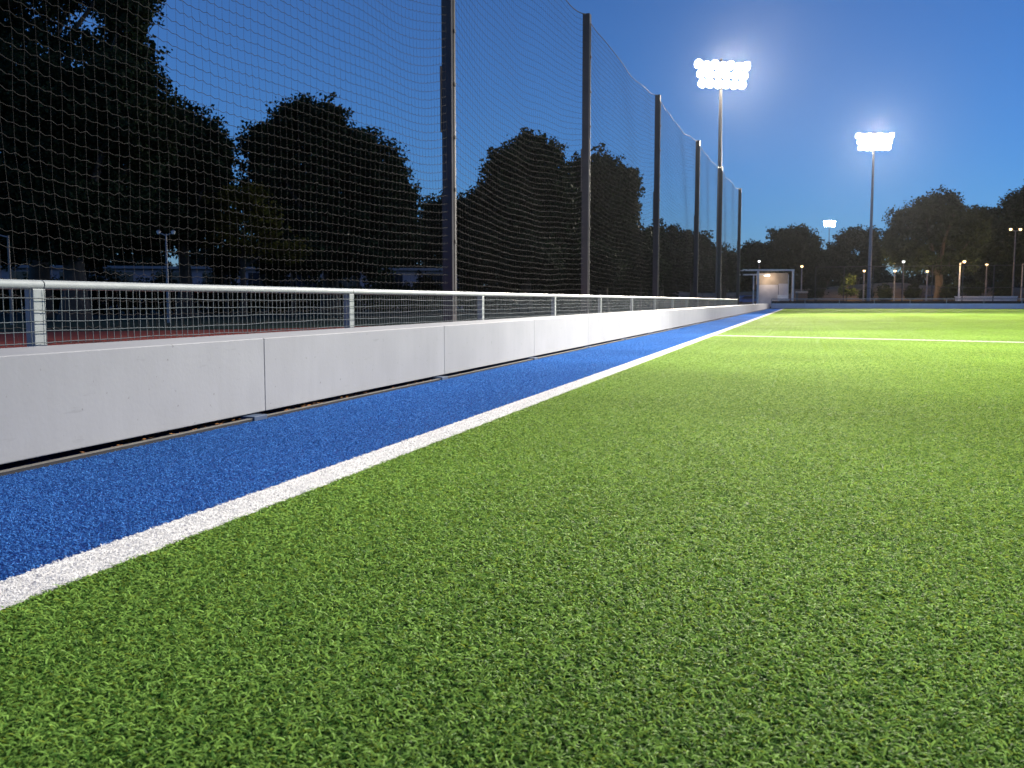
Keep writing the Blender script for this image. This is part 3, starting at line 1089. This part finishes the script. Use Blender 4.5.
tree('large_tree', [(1016, 206, 16, 18), (1032, 200, 18, 22), (1008, 226, 16, 20), (1030, 235, 26, 26), (1005, 252, 18, 20), (1030, 266, 30, 16)], 120, 'tall dark tree at the right edge of the picture', leaf=0.32, density=0.9, trunk_px=1030, trunk_r=0.5, seed=28, group=EG, fill=0.55, clump=0.6)
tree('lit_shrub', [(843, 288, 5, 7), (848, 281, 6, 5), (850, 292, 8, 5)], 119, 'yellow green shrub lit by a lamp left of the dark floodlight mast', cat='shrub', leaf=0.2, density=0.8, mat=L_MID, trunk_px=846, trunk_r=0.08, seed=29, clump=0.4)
tree('shrub', [(818, 291, 8, 8), (812, 294, 6, 6), (822, 286, 5, 6)], 113, 'dark shrub beside the brown storage box', cat='shrub', leaf=0.2, density=0.9, trunk_px=816, trunk_r=0.08, seed=30, clump=0.4, fill=0.6)

SG = 'tall shrubs under the trees behind the net'
for px_, py_s, rx_, ry_, D_, lab in ((88, 252, 20, 26, 44, 'tall dark shrub beneath the tallest tree, beside the pale building'),
                              (226, 262, 17, 18, 45, 'dark shrub left of the foot of the lamplit tree'),
                              (292, 256, 40, 24, 45, 'wide dark shrub right of the foot of the lamplit tree'),
                              (358, 258, 34, 22, 46, 'wide dark shrub beneath the double crowned tree'),
                              (476, 262, 22, 26, 55, 'dark shrub right of the thickest net post'),
                              (528, 264, 34, 26, 54, 'wide dark shrub beneath the tall rounded tree'),
                              (590, 266, 34, 24, 58, 'dark shrub at the foot of the second net post'),
                              (640, 268, 26, 24, 62, 'dark shrub beneath the ragged dark tree')):
    tree('tall_shrub', [(px_ - rx_ * 0.45, py_s + 4, rx_ * 0.6, ry_ * 0.9), (px_ + rx_ * 0.45, py_s + 2, rx_ * 0.6, ry_), (px_, py_s - ry_ * 0.15, rx_ * 0.5, ry_ * 0.9)], D_, lab, 'shrub', leaf=0.16, trunk_px=px_, trunk_r=0.07, seed=int(px_), fill=0.7, group=SG)

def woods(name, px0, px1, D0, D1, ytops, seed, label):
    a_, b_ = np.array(foot(px0, D0)), np.array(foot(px1, D1))
    n_ = int(np.linalg.norm(b_ - a_) / 3.0)
    rr_ = np.random.default_rng(seed)
    cs_, rs_ = [], []
    for i_ in range(n_):
        t_ = i_ / (n_ - 1)
        p_ = a_ + (b_ - a_) * t_
        h_ = EYE + ((301 - np.interp(px0 + (px1 - px0) * t_, *zip(*ytops))) * (D0 + (D1 - D0) * t_) / F) * rr_.uniform(0.85, 1.05)
        cs_.append(p_ + np.array([0, rr_.uniform(-2, 2), h_ * 0.5]))
        rs_.append((2.6, 2.2, h_ * 0.52))
    V_, Q_ = leaves(cs_, rs_, 0.55, 0.45, seed, 0.8, 0.7)
    tag(quads_object(name, V_, Q_, L_DARK), label, 'woods', kind='stuff')


woods('woods', -220, 660, 112, 118, [(-220, 225), (200, 230), (450, 240), (660, 256)], 61, 'dark woods closing the view beneath the trees behind the net')
woods('woods', 640, 1120, 165, 165, [(640, 262), (740, 264), (830, 268), (1120, 262)], 62, 'dark woods closing the view beneath the far trees')

for px_, py_s, rx_, ry_, D_, lab in ((884, 291, 7, 8, 121, 'dark bush on the lit bank right of the dark floodlight mast'),
                              (912, 290, 8, 9, 121, 'dark bush on the lit bank left of the dark car'),
                              (952, 289, 9, 9, 114, 'dark bush behind the left end of the low white wall'),
                              (975, 287, 10, 8, 120, 'dark bush behind the middle of the low white wall'),
                              (1003, 288, 9, 9, 119, 'dark bush behind the right end of the low white wall'),
                              (866, 292, 6, 7, 117, 'small dark bush beside the foot of the dark floodlight mast'),
                              (781, 286, 9, 9, 124, 'dark bush showing behind the white framed shelter')):
    tree('bush', [(px_ - rx_ * 0.4, py_s + 2, rx_ * 0.6, ry_ * 0.8), (px_ + rx_ * 0.4, py_s, rx_ * 0.6, ry_), (px_, py_s + 4, rx_, ry_ * 0.6)], D_, lab, 'bush', leaf=0.22, trunk_px=px_, trunk_r=0.06, seed=int(px_), fill=0.6, clump=0.4, group='bushes beyond the far fence')

# hedge and pale building far behind the net
ha, hb = np.array(foot(-140, 47)), np.array(foot(640, 70))
hd = hb - ha
hl = np.linalg.norm(hd)
hedge = thing('hedge', tuple(ha), 'long dark clipped hedge under the trees behind the net', 'hedge', rz=math.atan2(hd[1], hd[0]))
V, Q = leaves([np.array([x_, 0, 0.95 + 0.12 * math.sin(x_ * 1.9)]) for x_ in np.arange(0, hl, 1.6)], [(1.3, 0.8, 1.2 + 0.25 * math.sin(x_ * 1.9) + 0.15 * math.sin(x_ * 0.7)) for x_ in np.arange(0, hl, 1.6)], 0.9, 0.15, 31, 0.3, 0.6)
quads_object('foliage', V, Q, L_DARK, hedge)
mb = MB()
mb.tube((0, 0, -0.03), (0.1, 0.05, 1.2), 0.05, 0.02, 6)
st0 = None
for x_ in np.arange(0.4, hl, 1.6):
    if st0 is None:
        st0 = mb.build('stem', M['bark'], hedge, loc=(x_, 0, 0))
    else:
        o = st0.copy()
        COL.objects.link(o)
        o.location = (x_, 0, 0)

ba, bb = np.array(foot(-160, 84)), np.array(foot(470, 96))
bd = bb - ba
bl = np.linalg.norm(bd)
bld = thing('low_building', tuple(ba), 'long pale flat roofed building glimpsed beneath the trees behind the net', 'building', rz=math.atan2(bd[1], bd[0]))
mb = MB()
mb.box(0, bl, 0, 10, -0.03, 3.7)
mb.build('wall', M['pale_wall'], bld)
mb = MB()
mb.box(-0.4, bl + 0.4, -0.5, 10.4, 3.703, 3.95, 0.02)
mb.build('roof', M['mast_dark'], bld)
wb = MB()
wb.box(-1.1, 1.1, -0.03, -0.004, 1.4, 3.4)
w0 = None
x_ = 2.4
while x_ < bl - 2:
    if w0 is None:
        w0 = wb.build('window', M['glass'], bld, loc=(x_, 0, 0))
    else:
        o = w0.copy()
        COL.objects.link(o)
        o.location = (x_, 0, 0)
    x_ += 4.2

# ---------------------------------------------------------------- evening air: a thin even haze that glows round the lamps
hm = bpy.data.materials.new('evening_haze')
hm.use_nodes = True
hn = hm.node_tree.nodes
hn.clear()
ho = hn.new('ShaderNodeOutputMaterial')
hv = hn.new('ShaderNodeVolumePrincipled')
hv.inputs['Color'].default_value = (0.85, 0.9, 1.0, 1)
hv.inputs['Density'].default_value = HAZE
hv.inputs['Anisotropy'].default_value = 0.87
hm.node_tree.links.new(hv.outputs[0], ho.inputs['Volume'])
mb = MB()
mb.box(-610, 610, -310, 910, -1.1, 36.0)
tag(mb.build('haze', hm), kind='stuff')

# ---------------------------------------------------------------- sky, sun, look
SUN_AZ = math.radians(-118)       # compass bearing of the light, clockwise from +Y
world = bpy.data.worlds.new('World')
S.world = world
world.use_nodes = True
WN, WL = world.node_tree.nodes, world.node_tree.links
bg = WN['Background']
sky = WN.new('ShaderNodeTexSky')
sky.sky_type = 'NISHITA'
sky.sun_disc = False
sky.sun_elevation = math.radians(10.0)
sky.sun_rotation = SUN_AZ
sky.altitude = 0
sky.air_density = 1.0
sky.dust_density = 0.0
sky.ozone_density = 8.0
tint = WN.new('ShaderNodeMix')
tint.data_type = 'RGBA'
tint.blend_type = 'MULTIPLY'
tint.inputs['Factor'].default_value = 1
tint.inputs['B'].default_value = (1.0, 0.90, 1.0, 1)
WL.new(sky.outputs['Color'], tint.inputs['A'])
glowing = WN.new('ShaderNodeMix')          # even pale lift of the sky colour, standing in for lamp glow
glowing.data_type = 'RGBA'
glowing.blend_type = 'ADD'
glowing.inputs['Factor'].default_value = 1
glowing.inputs['B'].default_value = (0.13, 0.15, 0.12, 1)
WL.new(tint.outputs['Result'], glowing.inputs['A'])
WL.new(glowing.outputs['Result'], bg.inputs['Color'])
bg.inputs['Strength'].default_value = 0.155

sd = bpy.data.lights.new('sun', 'SUN')
sd.energy = 0.02
sd.angle = math.radians(25)
sd.color = (1.0, 0.90, 0.76)
sun = bpy.data.objects.new('sun', sd)
COL.objects.link(sun)
el = math.radians(10)
dirv = Vector((math.sin(SUN_AZ) * math.cos(el), math.cos(SUN_AZ) * math.cos(el), math.sin(el)))
sun.rotation_euler = (-dirv).to_track_quat('-Z', 'Y').to_euler()
sun.location = (20, 10, 30)

vs = S.view_settings
vs.view_transform = 'Standard'
vs.look = 'None'
vs.gamma = 1.0
vs.use_curve_mapping = False
vs.exposure = 0.0
S.cycles.use_denoising = True
S.cycles.max_bounces = 6
S.cycles.transmission_bounces = 3
S.cycles.caustics_reflective = False
S.cycles.caustics_refractive = False
S.cycles.sample_clamp_indirect = 4
S.render.film_transparent = False
